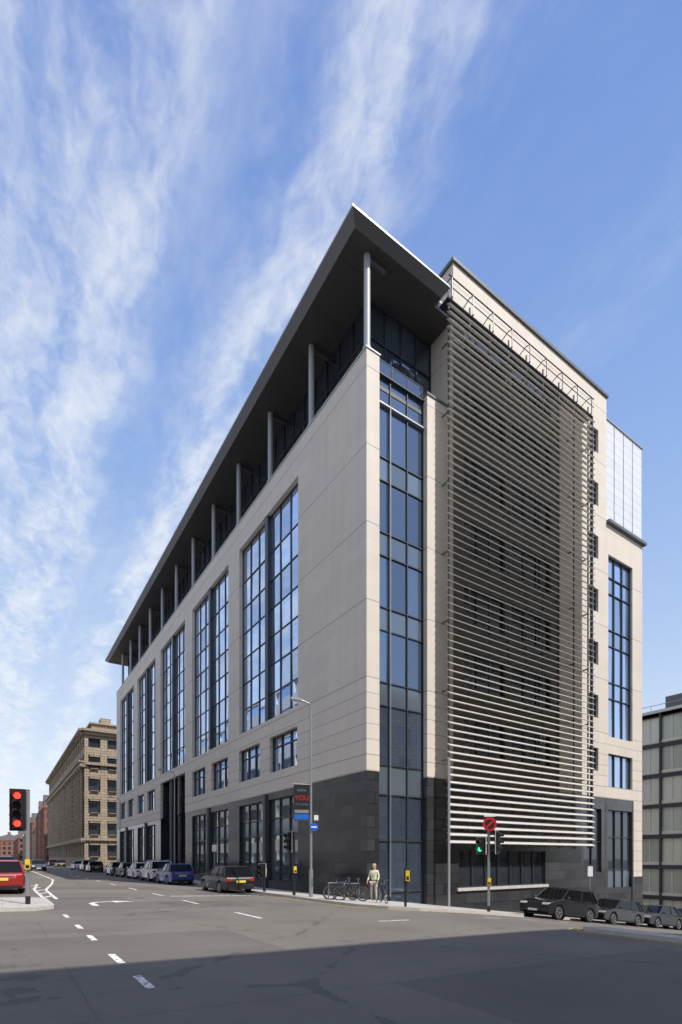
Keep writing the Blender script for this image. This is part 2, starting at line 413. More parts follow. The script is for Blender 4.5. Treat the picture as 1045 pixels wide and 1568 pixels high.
wall(W,RF,XB0,XB1,-5,BT,[(6.6,14.6,.35,2.5),(19.0,21.2,1.0,5.6)],SLATE,.25,d0=.03)
for o in ops+opsd:
    if o[2]>BT: 
        n=max(2,int((o[1]-o[0])/1.1)+0)
        glazing(G,Fm,RF,[o[0]+.02+(o[1]-o[0]-.04)*i/n for i in range(n+1)],[o[2]+.02,o[3]-.02],.25,GLD,fw=.06,fd=.06)
glazing(G,Fm,RF,[6.62+7.96*i/7 for i in range(8)],[.37,2.48],.22,GLD,fw=.06)
glazing(G,Fm,RF,[19.02,20.1,21.18],[1.02,3.2,5.58],.22,GLD,fw=.06)
fbox(Fm,RF,6.4,14.8,.15,.33,-.08,.03,KERB)
W.poly([(XB0,0,26.6),(XB0,12,26.6),(XB0,12,ZB),(XB0,0,ZB)],STONE)
W.poly([(XB1,0,-5),(XB1,12,-5),(XB1,12,ZB),(XB1,0,ZB)],STONE)
W.poly([(XB0,12,0),(XB1,12,0),(XB1,12,ZB),(XB0,12,ZB)],STONE)
W.poly([(XB0,0,ZB),(XB1,0,ZB),(XB1,12,ZB),(XB0,12,ZB)],SOFFIT)
Fm.box(XB0-.12,XB1+.12,-.12,12.1,ZB+.01,ZB+.2,FASCIA)
X2=26.9; ZR=26.6
o2=[(22.05,25.45,11.0,24.4),(22.05,25.45,7.3,9.75),(22.05,25.45,-.2,5.6)]
wall(W,RF,XB1,X2,BT,ZR,[o for o in o2 if o[2]>BT],STONE,.3,d0=.0)
wall(W,RF,XB1,25.6,-6,BT,[o2[2]],SLATE,.25,d0=.03)
wall(W,RF,25.6,X2,-6,BT,[],STONE,.25,d0=-.002)
W.box(25.4,X2+.02,-.03,.2,-6,.6,SLATE)
zz=[11.02,13.9,15.1,17.8,19.0,21.7,22.9,24.38]
glazing(G,Fm,RF,[22.07+3.36*i/3 for i in range(4)],zz,.27,GL,tilt=.008)
glazing(G,Fm,RF,[22.07+3.36*i/3 for i in range(4)],[7.32,9.73],.27,GL)
glazing(G,Fm,RF,[22.07+3.36*i/3 for i in range(4)],[-.18,1.2,3.6,5.58],.22,GLD,spand=(0,),ms=GLS)
W.poly([(X2,0,-6),(X2,40,-6),(X2,40,ZR),(X2,0,ZR)],STONE)
Fm.box(XB1+.02,X2+.25,-.25,20,ZR+.01,ZR+.22,FASCIA)
W.box(XB1+.01,X2+.0,.05,20,ZR+.3,34.25,CLAD)
Fm.box(XB1+.01,X2+.1,-.02,20.1,34.26,34.36,FRAMEL)
for x in (22.9,24.2,25.5): Fm.box(x,x+.03,.02,.05,ZR+.3,34.25,GREYM)
W.poly([(0,YE,-1),(22,YE,-1),(22,YE,PT),(0,YE,PT)],STONE)
W.poly([(22,12,-1),(22,YE,-1),(22,YE,32),(22,12,32)],STONE)
pz=[26.6,27.8,30.6,32.5]
us=frange(1.9,64,1.4)
glazing(G,Fm,LF,us,pz,1.5,GLD,fw=.06)
glazing(G,Fm,RF,[1.5+4.58*i/4 for i in range(5)],pz,1.9,GLF,fw=.06,tilt=.01)
G.poly([(1.5,64,26.6),(22,64,26.6),(22,64,32.5),(1.5,64,32.5)],GLD)
W.build('walls',office); G.build('glazing',office,recalc=False); Fm.build('window_frames',office)
C=MB()
zt,zs_=32.98,32.52
out=[(-1.43,-.85),(5.0,-.85),(5.0,0),(6.08,0),(6.08,3),(22,3),(22,67.1),(-1.43,67.1)]
inn=[(-1.02,-.44),(4.7,-.44),(4.7,.1),(6.08,.1),(6.08,3),(22,3),(22,66.6),(-1.02,66.6)]
n=len(out)
C.poly([(x,y,zt) for x,y in out],FASCIA)
for i in range(n):
    a,b_=out[i],out[(i+1)%n]; c,d=inn[i],inn[(i+1)%n]
    C.poly([(*a,zt),(*b_,zt),(*b_,zt-.1),(*a,zt-.1)],FRAMEL)
    C.poly([(*a,zt-.1),(*b_,zt-.1),(*d,zs_),(*c,zs_)],FASCIA)
C.poly([(x,y,zs_) for x,y in inn][::-1],SOFFIT)
for y in frange(1,66,2.8): C.box(-1.0,1.5,y,y+.03,zs_-.006,zs_-.003,FRAME)
C.build('roof_canopy',office)
K=MB()
for k in range(12):
    y=.2+5.58*k; K.cyl((.18,y,PT+.05),(.18,y,zs_),.17,COL,n=20)
    K.cyl((.18,y,PT+.07),(.18,y,PT+.2),.22,COL,n=20)
    K.obox((.75,y,zs_-.12),(.6,0,0),(0,.06,0),(0,0,.1),FASCIA)
K.build('roof_columns',office,smooth=True)
# louvre screen: slats sloping down towards the street
S=MB()
lx0,lx1,ly=4.96,18.85,-.72
z=2.95
tl=R(36); ca,sa=math.cos(tl),math.sin(tl)
while z<32.3:
    pr=[]
    for (a,t) in ((-.170,-.014),(-.170,.03),(-.10,.034),(.0,.026),(.170,.006),(.170,-.006),(.0,-.014)):
        pr.append((a*ca-t*sa, a*sa+t*ca))
    i=len(S.v);k=S.mi(LOUV);m_=len(pr)
    dy=random.uniform(-.004,.004)
    for x in (lx0,lx1):
        for (py,pz_) in pr: S.v.append((x,ly+py+dy,z+pz_))
    for j in range(m_): S.f.append([i+j,i+(j+1)%m_,i+m_+(j+1)%m_,i+m_+j]);S.m.append(k)
    S.f.append([i+j for j in range(m_)]);S.m.append(k);S.f.append([i+m_+j for j in range(m_)][::-1]);S.m.append(k)
    z+=.405
S.build('louvre_blades',office)
S=MB()
for i in range(9):
    x=lx0+.25+(lx1-lx0-.5)*i/8
    S.box(x-.03,x+.03,ly+.18,ly+.26,2.7,33.2,FASCIA)
    for k in range(8): S.box(x-.03,x+.03,ly+.2,0,fl[k]+.2,fl[k]+.28,FASCIA)
    S.box(x-.025,x+.025,ly-.05,.0,32.55,32.62,BLACKM); S.cyl((x,ly-.05,32.6),(x,ly-.05,33.65),.03,BLACKM,n=6)
    S.tube([(x,ly-.05,33.65),(x,ly+.25,33.75),(x,0,33.6)],.025,BLACKM)
S.cyl((lx0,ly-.05,33.65),(lx1,ly-.05,33.65),.035,BLACKM,n=6); S.cyl((lx0,ly-.05,33.1),(lx1,ly-.05,33.1),.025,BLACKM,n=6)
S.box(lx0,lx1,ly+.0,ly+.7,32.5,32.54,BLACKM)
S.box(lx1-.04,lx1+.04,ly+.0,ly+.2,2.7,32.5,FASCIA)
S.cyl((lx0+.0,ly-.06,-2),(lx0+.0,ly-.06,7.5),.07,FRAMEL,n=10)
S.build('louvre_supports',office,recalc=True)
Pm=MB()
Pm.box(9,14,3,9,ZB+.2,ZB+1.2,FASCIA)
Pm.build('roof_plant',office)
# ------------------------------------------------------------------ generic neighbours
def block(name,x0,x1,y0,y1,z0,z1,st,bay,mw,mg,pier=.5,spn=1.2,proj=.25,cornice=0,base=0,sides='WS',head=0,mull=None):
    e=empty(name); b=MB(); g=MB()
    def panes(F,u0,u1,sgn):
        n_=max(1,int((u1-u0)/bay)); zz_=z0
        while zz_<z1-.1:
            for i in range(n_):
                a=u0+(u1-u0)*i/n_; c=u0+(u1-u0)*(i+1)/n_; t=random.uniform(-.012,.012)
                zt_=min(z1-.06,zz_+st)
                g.poly([F(a,zz_,(proj+t)*sgn),F(c,zz_,(proj-t)*sgn),F(c,zt_,(proj-t)*sgn),F(a,zt_,(proj+t)*sgn)],mg)
                if mull: fbox(b,F,(a+c)/2-.07,(a+c)/2+.07,zz_,zt_,(proj-.1)*sgn,(proj+.02)*sgn,mull)
            zz_+=st
    def face(F,u0,u1,sgn):
        panes(F,u0+.05,u1-.05,sgn)
        zc=z0+base
        if base: fbox(b,F,u0,u1,z0,zc-.0,0,proj*1.2*sgn,mw)
        zz_=zc
        while zz_<z1-.3:
            fbox(b,F,u0,u1,zz_-spn*.35 if zz_>zc else zz_,min(z1,zz_+spn*.65),0,proj*1.3*sgn,mw)
            if mull: fbox(b,F,u0,u1,zz_+spn*.65+.02,zz_+spn*.65+.42,proj*.5*sgn,proj*1.1*sgn,mull)
            zz_+=st
        fbox(b,F,u0,u1,z1-head-.3,z1,0,proj*1.3*sgn,mw)
        n_=max(1,int((u1-u0)/bay)); 
        for i in range(n_+1):
            c=u0+(u1-u0)*i/n_; a=max(u0,c-pier/2); d=min(u1,c+pier/2)
            fbox(b,F,a,d,z0,z1,-.04*sgn,proj*1.2*sgn,mw)
        if cornice:
            fbox(b,F,u0-cornice*.5,u1+cornice*.5,z1-.1,z1+.35,-cornice*sgn,proj*sgn,mw)
            fbox(b,F,u0-.1,u1+.1,z1-.7,z1-.1,-cornice*.5*sgn,proj*sgn,mw)
    if 'W' in sides: face(lambda u,z,d:(x0+d,u,z),y0,y1,1)
    if 'E' in sides: face(lambda u,z,d:(x1+d,u,z),y0,y1,-1)
    if 'S' in sides: face(lambda u,z,d:(u,y0+d,z),x0,x1,1)
    if 'N' in sides: face(lambda u,z,d:(u,y1+d,z),x0,x1,-1)
    q=proj+.05
    b.box(x0+q,x1-q,y0+q,y1-q,z0,z1-.06,mw); b.box(x0+.1,x1-.1,y0+.1,y1-.1,z1-.05,z1-.004,mw)
    b.build('walls',e); g.build('glazing',e,recalc=False); return e,b
SAND=brick_mat('weathered_sandstone',(.42,.33,.22),(.50,.40,.28),(.16,.12,.08),1.3,.55,.05,.8,var=.5,mix_col=(.16,.13,.10))
RSAND=brick_mat('red_sandstone',(.22,.10,.07),(.27,.13,.09),(.12,.06,.04),1.2,.45,.02,.8,var=.3)
BEIGE=mat('beige_panel',(.70,.66,.56),.6,.08,.3)
CONC=mat('pale_concrete',(.80,.78,.74),.7,.06,.3)
GREYB=mat('grey_brick',(.20,.19,.18),.8,.2,.4)
SLATER=mat('slate_roof',(.07,.07,.075),.7,.2,1)
GLG=glass_mat('greenish_glass',(.46,.50,.44),.15,.08,.45,(.85,.84,.74))
block('office_block',55,90,1,60,-7,20.6,3.9,2.6,FRAME,GLG,pier=.2,spn=.5,proj=.35,sides='WS',head=.2,mull=BEIGE)
rp=MB(); rp.box(57,60,6,12,20.6,23,FASCIA); rp.box(58,64,2,5,20.6,24.2,GREYB); rp.box(56,89,1.5,59,20.6,21.1,SLATER)
for yy in frange(1.2,60,4): rp.cyl((55.3,yy,20.6),(55.3,yy,21.7),.03,GREYM,n=6)
rp.cyl((55.3,1.2,21.7),(55.3,60,21.7),.04,GREYM); rp.build('rooftop_plant_housing')
block('office_block',-52,-23.5,8,120,0,30,3.8,6,CONC,GL,pier=.3,spn=1.9,proj=.3,sides='ES')
block('offscreen_shadow_building',-70,60,-60,-32,-8,24.0,4,3.5,SAND,GLD,pier=1.6,spn=1.6,proj=.3,cornice=.6,sides='N')  # unseen, added behind the camera; height and span set to throw the foreground shadow
e,_=block('sandstone_office_building',-1.0,34,93,178,0,27.3,4.4,3.4,SAND,GLD,pier=1.3,spn=1.5,proj=.5,cornice=1.1,base=1.2,sides='WS',head=1.0)
h=MB()
for i in range(24):
    y=95+i*3.5; h.cyl((-1.25,y,6),(-1.25,y,19.6),.42,SAND,.36,n=12); h.box(-1.75,-1.0,y-.5,y+.5,19.6,20.1,SAND)
h.box(-1.9,-.9,92.4,179,20.1,20.9,SAND); h.box(-2.2,-.9,92.2,179.2,20.9,21.2,SAND); h.box(-1.75,-.9,92.6,179,5.3,6,SAND)
h.box(.5,34,94.5,176,27.6,29.2,SAND); h.box(.1,34,94.1,177,29.2,29.5,SAND)
h.box(-1.5,34,92.3,93.1,20.6,21.1,SAND); h.box(-1.4,34,92.5,93.1,5.5,6.0,SAND)
for i in range(40): h.box(-2.0,-1.5,93+i*2.15,93.5+i*2.15,26.7,27.15,SAND)
for k in range(5):
    for i in range(9):
        x=.75+3.4*i; h.box(x-.9,x+.9,92.45,93.05,1.2+4.4*k+3.45+.0,1.2+4.4*k+3.7,SAND)
        h.box(x-.8,x+.8,92.5,93.05,1.2+4.4*k+.98,1.2+4.4*k+1.12,SAND)
for x in (3,11,20): h.box(x,x+2,100,103,29.5,32,SAND)
h.build('colonnade',e)
def tenement(x0,x1,y0,y1,H,m):
    e,b=block('sandstone_tenement',x0,x1,y0,y1,-.5,H,3.8,3.2,m,GLD,pier=1.7,spn=1.7,proj=.3,cornice=.4,base=.5,sides='WS')
    r=MB(); xm=(x0+x1)/2
    r.hexa([(x0,y0,H+.36),(x1,y0,H+.36),(x1,y1,H+.36),(x0,y1,H+.36),(xm-1,y0+3,H+5),(xm+1,y0+3,H+5),(xm+1,y1-3,H+5),(xm-1,y1-3,H+5)],SLATER)
    for k in range(2):
        yy=y0+4+k*(y1-y0-9)
        r.box(x0-.1,x0+1.2,yy-2,yy+2,H+.36,H+2.6,m)
        r.poly([(x0-.1,yy-2,H+2.6),(x0-.1,yy+2,H+2.6),(x0-.1,yy,H+5)],m); r.poly([(x0-.1,yy-2,H+2.6),(x0-.1,yy,H+5),(x0+5,yy,H+5),(x0+5,yy-2,H+2.6)],SLATER)
        r.poly([(x0-.1,yy+2,H+2.6),(x0-.1,yy,H+5),(x0+5,yy,H+5),(x0+5,yy+2,H+2.6)],SLATER)
        r.box(xm-1,xm+1,yy,yy+1,H+3,H+7,m)
        r.hexa([(x0-.9,yy+4,.5),(x0,yy+3.2,.5),(x0,yy+7.2,.5),(x0-.9,yy+6.4,.5),(x0-.9,yy+4,H-2),(x0,yy+3.2,H-2),(x0,yy+7.2,H-2),(x0-.9,yy+6.4,H-2)],m)
        r.poly([(x0-.9,yy+4,H-2),(x0,yy+3.2,H-2),(x0,yy+5.2,H+.5)],SLATER); r.poly([(x0-.9,yy+4,H-2),(x0-.9,yy+6.4,H-2),(x0,yy+5.2,H+.5)],SLATER)
    r.build('roof',e)
tenement(-1.5,14,192,226,20,RSAND); tenement(-1,14,228,262,15.5,SAND); tenement(-1.5,14,270,310,19,RSAND); tenement(-1,15,312,370,17,SAND)
tenement(-60,-24,470,500,12,SAND); tenement(-23,8,474,500,16,RSAND); tenement(-4,20,380,455,15,RSAND)
tenement(40,70,100,140,18,SAND)
# ------------------------------------------------------------------ street furniture
def lamp_post(x,y,H=9.1,arm=(-1.1,.15)):
    b=MB(); b.cyl((0,0,0),(0,0,1.3),.10,GREYM,n=12); b.cyl((0,0,1.3),(0,0,H-.3),.065,GREYM,.045,n=12)
    b.tube([(0,0,H-.35),(arm[0]*.1,0,H-.1),(arm[0]*.5,arm[1]*.5,H+.0),(arm[0]*.8,arm[1],H+.02)],.035,GREYM)
    b.obox((arm[0]*.95,arm[1]*1.1,H+.03),(.26,-.03,0),(.01,.11,0),(0,0,.05),GREYM)
    b.obox((arm[0]*.95,arm[1]*1.1,H-.03),(.2,-.03,0),(.01,.09,0),(0,0,.015),HEADL)
    b.box(-.02,.02,-.105,-.1,.5,.9,BLACKM)
    return b.build('street_lamp',loc=(x,y,gz(x)+.12),smooth=True)
lamp_post(-3.1,.2,9.2,(-.8,.1)); lamp_post(-3.1,22.8); lamp_post(-3.1,46); lamp_post(-3.1,110,9); lamp_post(-3.1,150,9)
def banner():
    e=empty('banner_sign',(-3.1,.2,gz(-3.1)+.12),R(-20))
    b=MB(); b.box(-.82,-.08,-.03,.03,3.6,5.3,BLACKM)
    b.box(-.80,-.10,-.036,-.031,3.64,3.9,BLUP); b.box(-.78,-.12,-.036,-.031,3.95,4.1,GREYM)
    for z in (3.6,5.3): b.cyl((-.85,0,z),(0,0,z),.02,GREYM,n=8)
    b.build('panel',e)
    for nm,body,size,z,m in (('lettering','YOU',.32,4.55,REDP),('lettering_small','WITH',.17,4.95,GREYM),('lettering_lower','CITY CENTRE',.1,4.32,GREYM)):
        c=bpy.data.curves.new(nm,'FONT'); c.body=body; c.size=size; c.extrude=.003; c.align_x='CENTER'
        c.materials.append(m); t=bpy.data.objects.new(nm,c); scene.collection.objects.link(t)
        t.parent=e; t.location=(-.45,-.04,z); t.rotation_euler=(R(90),0,0)
banner()
def disc_sign(name,x,y,z,r,m,ang,post=None,inner=None,rect=None):
    b=MB()
    if post: b.cyl((0,.05,0),(0,.05,post),.035,GREYM,n=10)
    if rect: b.box(-rect[0]/2,rect[0]/2,-.01,.01,z-rect[1]/2,z+rect[1]/2,m)
    else:
        b.cyl((0,.0,z),(0,-.02,z),r,m,n=28)
        if inner: b.box(-r*.7,r*.7,-.026,-.021,z-r*.17,z+r*.17,inner)
    return b.build(name,loc=(x,y,gz(x)+.12),rotz=ang)
disc_sign('cycle_route_sign',-3.02,.05,3.3,.2,BLUP,R(-30),inner=WHP)
disc_sign('information_sign',-2.9,.05,3.75,0,WHP,R(-30),rect=(.2,.24))
disc_sign('parking_sign',15.2,-2.7,3.0,0,WHP,R(-30),post=3.4,rect=(.32,.62))
disc_sign('parking_sign',-3.2,13,2.5,0,WHP,R(-30),post=2.9,rect=(.3,.45))
def traffic_light(x,y,H,heads,ang,yellow=1.1,extra=None):
    b=MB(); b.cyl((0,0,0),(0,0,H),.057,GREYM if extra!='black' else BLACKM,n=12)
    b.cyl((0,0,0),(0,0,.25),.075,BLACKM,n=12); b.ball((0,0,H),.06,.06,.03,BLACKM)
    b.box(-.07,.07,-.13,-.05,yellow,yellow+.32,YBOX); b.box(-.05,.05,-.14,-.13,yellow+.04,yellow+.14,BLACKM)
    for (ox,ztop,lens,rot) in heads:
        n=len(lens); hh=.29*n; ca,sa=math.cos(rot),math.sin(rot)
        def tr(px,py,pz): return (ox+px*ca-py*sa, px*sa+py*ca, pz)
        def bx(a,c,d,e_,f,g_,m):
            b.hexa([tr(a,d,f),tr(c,d,f),tr(c,e_,f),tr(a,e_,f),tr(a,d,g_),tr(c,d,g_),tr(c,e_,g_),tr(a,e_,g_)],m)
        bx(-.15,.15,-.14,.04,ztop-hh,ztop,BLACKM)
        bx(-.23,.23,-.03,-.01,ztop-hh-.08,ztop+.08,BLACKM)
        for s_ in (-.235,.225): bx(s_,s_+.01,-.034,-.008,ztop-hh-.08,ztop+.08,WHP)
        bx(-.23,.23,-.034,-.008,ztop+.08,ztop+.09,WHP)
        if ox:
            b.cyl((ox,0,ztop-hh+.1),(0,0,ztop-hh+.1),.03,BLACKM,n=6)
            b.cyl((ox,0,ztop-.1),(0,0,ztop-.1),.03,BLACKM,n=6)
        for i,lm in enumerate(lens):
            zc=ztop-.145-.29*i
            b.cyl(tr(0,-.14,zc),tr(0,-.155,zc),.1,lm,n=20)
            for j in range(8):
                t0=math.pi*(-.1+1.2*j/8);t1=math.pi*(-.1+1.2*(j+1)/8)
                p=[(.115*math.cos(t0),-.14,zc+.115*math.sin(t0)),(.115*math.cos(t1),-.14,zc+.115*math.sin(t1)),(.115*math.cos(t1),-.30,zc+.115*math.sin(t1)),(.115*math.cos(t0),-.30,zc+.115*math.sin(t0))]
                b.poly([tr(*q) for q in p],BLACKM)
    if extra=='noentry':
        b.cyl((-.0,-.16,H-.1),(0,-.18,H-.1),.3,REDP,n=28); b.cyl((0,-.185,H-.1),(0,-.19,H-.1),.2,BLACKM,n=28)
        b.obox((0,-.195,H-.1),(.2,0,.2),(0,.004,0),(-.03,0,.03),REDP); b.cyl((0,0,H-.1),(0,-.18,H-.1),.03,BLACKM,n=6)
        b.box(-.25,.25,-.18,-.17,H+.22,H+.3,WHP)
    return b.build('traffic_light',loc=(x,y,gz(x)+.12),rotz=ang)
A0=R(-33.5)
traffic_light(-14.62,-1.8,3.6,[(-.27,3.55,[RED,LENS,LENS,RED],0)],R(-8))
traffic_light(2.4,-5.7,3.9,[(-.3,3.15,[LENS,GRN],R(-50)),(.33,3.45,[LENS,LENS,LENS],R(60))],A0,extra='noentry',yellow=1.15)
traffic_light(-3.3,1.5,3.1,[(-.22,3.05,[LENS,LENS,LENS],R(-90))],0,extra='black')
traffic_light(-3.3,4.9,1.5,[(-.1,1.45,[LENS,LENS],R(-60))],0,yellow=.95,extra='black')
def push_post(x,y):
    b=MB(); b.cyl((0,0,0),(0,0,1.5),.05,BLACKM,n=12); b.ball((0,0,1.5),.05,.05,.03,BLACKM)
    b.box(.0,.15,-.13,-.04,1.0,1.4,YBOX); b.box(.03,.12,-.14,-.13,1.05,1.18,BLACKM)
    return b.build('pedestrian_crossing_post',loc=(x,y,gz(x)+.12),rotz=A0)
push_post(-2.25,-5.6)
# ------------------------------------------------------------------ cars
PAINTS={}
def paint(name,c):
    if name not in PAINTS: PAINTS[name]=mat('car_paint_'+name,c,.3,.05,1,metal=.0,coat=.6)
    return PAINTS[name]
def car(name,x,y,heading,pt,L=4.3,Wd=1.8,H=1.47,kind='hatch'):
    sl=(gz(x+math.cos(heading))-gz(x-math.cos(heading)))/2
    e=empty(name,(x,y,gz(x)+.006),heading); e.rotation_euler[1]=-math.atan(sl)
    r=.345 if kind in('suv','van') else .32; gc=.22 if kind!='suv' else .27
    hb=H*.63 if kind!='van' else H*.55
    fx,rx=.315*L,-.29*L
    if kind=='van': fx,rx=.33*L,-.3*L
    up=[(-.5*L+.02,gc+.12),(-.5*L,H*.38),(-.495*L,H*.5),(-.475*L,hb-.04),(-.45*L,hb)]
    if kind=='sedan': up=[(-.5*L+.02,gc+.12),(-.5*L,H*.38),(-.497*L,H*.56),(-.48*L,hb+.0),(-.36*L,hb+.05)]
    up+=[(.18*L,hb+.02),(.235*L,hb),(.36*L,H*.57),(.45*L,H*.51),(.485*L,H*.44),(.5*L,H*.34),(.498*L,gc+.1),(.47*L,gc)]
    if kind=='van': up[-8:]=[(.25*L,hb+.02),(.33*L,hb),(.41*L,H*.5),(.46*L,H*.44),(.49*L,H*.36),(.5*L,H*.27),(.498*L,gc+.1),(.47*L,gc)]
    def arch(cx):
        ra=r+.06; out=[]
        for k in range(11):
            t=math.pi*k/10; zz=r+ra*math.sin(t)
            out.append((cx+ra*math.cos(t),max(gc,zz)))
        out[0]=(cx+ra,gc);out[-1]=(cx-ra,gc)
        return out
    prof=up+arch(fx)+arch(rx)+[(-.47*L,gc)]
    b=MB(); P=paint(*pt); n=len(prof)
    def yw(px,pz,s):
        w=Wd/2
        ex=max(0,abs(px)/(L/2)-.72)/.28; w*=1-.13*ex*ex
        if pz>H*.5: w-=.035
        return s*w
    k=b.mi(P); 
    for s in (-1,1):
        for p in prof: b.v.append((p[0],yw(p[0],p[1],s),p[1]))
    for j in range(n): b.f.append([j,(j+1)%n,n+(j+1)%n,n+j]); b.m.append(k)
    b.f.append(list(range(n))); b.m.append(k); b.f.append(list(range(n,2*n))[::-1]); b.m.append(k)
    b.build('body',e,bevel=.045)
    if kind=='hatch': bot=(-.455*L,.225*L); top=(-.36*L,.05*L)
    elif kind=='suv': bot=(-.46*L,.235*L); top=(-.37*L,.07*L)
    elif kind=='sedan': bot=(-.40*L,.225*L); top=(-.23*L,.06*L)
    else: bot=(-.49*L,.32*L); top=(-.475*L,.15*L)
    g=MB(); wb,wt=Wd/2-.06,Wd/2-.20; zb,ztp=hb-.02,H-.05
    if kind=='van': wt=Wd/2-.1
    gm=CGL
    pts=[]
    for (xx0,xx1,w,zq) in ((bot[0],bot[1],wb,zb),(top[0],top[1],wt,ztp)):
        pts+=[(xx0,-w,zq),(xx1,-w*.9,zq),(xx1,w*.9,zq),(xx0,w,zq)]
    g.hexa(pts,gm); g.build('windows',e,bevel=.03)
    t=MB()
    rf=[(top[0]-.04,-wt-.01),(top[1]+.02,-wt*.9),(top[1]+.02,wt*.9),(top[0]-.04,wt+.01)]
    rfu=[(top[0]+.12,-wt+.1),(top[1]-.12,-wt*.9+.1),(top[1]-.12,wt*.9-.1),(top[0]+.12,wt-.1)]
    t.hexa([(a,c,ztp-.015) for a,c in rf]+[(a,c,H) for a,c in rfu],P)
    cs=[(0,4),(1,5),(2,6),(3,7)]
    for a,c in cs: t.cyl(pts[a],pts[c],.04,P,n=8)
    for s,i0 in ((-1,(0,1,4,5)),(1,(3,2,7,6))):
        for fr in ((.48,.44) if kind!='van' else (.62,.55)),((.12,.14) if kind!='van' else (.35,.33)):
            a=Vector(pts[i0[0]]).lerp(Vector(pts[i0[1]]),fr[0]); c=Vector(pts[i0[2]]).lerp(Vector(pts[i0[3]]),fr[1])
            t.cyl(a,c,.035,P if kind=='van' else BLACKM,n=6)
    if kind=='van':
        for s in (-1,1): t.hexa([(bot[0]-.01,s*(wb+.012),zb),(.1*L,s*(wb+.012),zb),(.1*L,s*(wb-.02),zb),(bot[0]-.01,s*(wb-.02),zb),(top[0]-.01,s*(wt+.012),ztp),(.06*L,s*(wt+.012),ztp),(.06*L,s*(wt-.02),ztp),(top[0],s*(wt-.02),ztp)],P)
    if kind=='suv':
        for s in (-1,1): t.tube([(top[0]+.1,s*(wt-.05),H-.01),(top[0]+.2,s*(wt-.05),H+.05),(top[1]-.3,s*(wt-.07),H+.05),(top[1]-.15,s*(wt-.07),H-.01)],.02,BLACKM)
    for s in (-1,1):
        t.ball((.19*L,s*(Wd/2+.06),hb+.07),.08,.09,.065,P)
        for hx in (.0,-.22): t.box(hx*L,hx*L+.16,s*(Wd/2-.03)-.012,s*(Wd/2-.03)+.022 if s>0 else s*(Wd/2-.03)+.012,hb-.13,hb-.10,P)
        t.box(-.18*L,.2*L,s*Wd/2-.03,s*Wd/2+.008,gc-.02,gc+.07,BLACKM)
        t.box(-.44*L,.2*L,s*(Wd/2-.045)-.02,s*(Wd/2-.045)+.02,hb-.008,hb+.008,BLACKM)
    t.build('trim',e,smooth=True)
    l=MB()
    for s in (-1,1):
        l.obox((.478*L,s*Wd*.34,H*.455),(.045,0,0),(0,.16,0),(-.03,0,.055),HEADL)
        l.obox((-.488*L,s*Wd*.37,H*.51),(.03,0,0),(0,.12,0),(.015,0,.07),TAIL)
        l.obox((.495*L,s*Wd*.34,gc+.16),(.015,0,0),(0,.1,0),(0,0,.05),BLACKM)
    l.box(.497*L,.503*L,-.45,.45,H*.27,H*.40,BLACKM); l.box(.503*L,.507*L,-.26,.26,H*.22,H*.22+.11,PLW)
    l.box(-.506*L,-.499*L,-.26,.26,H*.40,H*.40+.12,PLY); l.box(-.504*L,-.49*L,-.7,.7,gc+.02,gc+.15,BLACKM)
    l.box(-.503*L,-.498*L,-.5,.5,H*.545,H*.565,FRAMEL)
    l.build('lights',e)
    w=MB()
    for cx in (fx,rx):
        w.box(cx-r,cx+r,-Wd/2+.28,Wd/2-.28,.2,2*r,BLACKM)
        for s in (-1,1):
            yo=s*(Wd/2-.0); yi=s*(Wd/2-.22)
            w.cyl((cx,yi,r),(cx,yo-s*.03,r),r,RUB,n=28); w.cyl((cx,yo-s*.03,r),(cx,yo-s*.005,r),r,RUB,r-.03,n=28)
            w.torus((cx,yo-s*.004,r),(0,1,0),r*.66,.018,RIM,n=24,k=6)
            for k2 in range(5):
                a=2*math.pi*k2/5+.3; dx,dz=math.cos(a)*r*.33,math.sin(a)*r*.33
                w.obox((cx+dx,yo-s*.0,r+dz),(dx,0,dz),(0,.014,0),(-dz*.17,0,dx*.17),RIM)
            w.cyl((cx,yo-s*.02,r),(cx,yo+s*.018,r),.05,RIM,n=10)
    w.build('wheels',e)
    return e
BLK=('black',(.010,.010,.012)); BLU=('blue',(.012,.05,.30)); WHT=('white',(.72,.72,.72)); DRK=('dark_grey',(.022,.023,.027)); RDP=('red',(.30,.015,.015)); SIL=('silver',(.35,.36,.37))
car('parked_suv',8.9,-4.75,R(180),BLK,4.45,1.85,1.66,'suv')
car('parked_car',13.9,-4.7,R(180),BLK,4.3,1.8,1.46)
car('parked_car',18.7,-4.75,R(180),DRK,4.4,1.8,1.44,'sedan')
car('parked_car',23.4,-4.7,R(180),BLK,4.2,1.8,1.48)
car('parked_car',28.2,-4.7,R(180),DRK,4.2,1.8,1.48)
N90=R(90)
car('parked_car',-4.65,7.0,N90,BLK,4.2,1.78,1.46)
car('parked_car',-4.65,17.3,N90,BLU,4.1,1.78,1.5)
car('parked_suv',-4.65,22.6,N90,WHT,4.4,1.82,1.68,'suv')
car('parked_car',-4.65,28.2,N90,WHT,4.2,1.78,1.5)
car('parked_car',-4.65,33.6,N90,DRK,4.3,1.8,1.46)
car('parked_car',-4.65,39,N90,BLK,4.2,1.78,1.48)
car('parked_car',-4.65,55,N90,BLK,4.2,1.78,1.48)
car('parked_suv',-4.65,61,N90,DRK,4.5,1.85,1.6,'suv')
car('parked_car',-4.65,72,N90,WHT,4.2,1.78,1.48)
car('parked_car',-4.65,100,N90,DRK,4.2,1.78,1.48)
car('parked_car',-4.65,118,N90,RDP,4.2,1.78,1.48)
car('car',-15.3,7.5,N90,RDP,4.3,1.8,1.46)
car('car',-15.4,14,N90,DRK,4.4,1.85,1.65,'suv')
car('car',-15.3,30,N90,BLK,4.2,1.8,1.46)
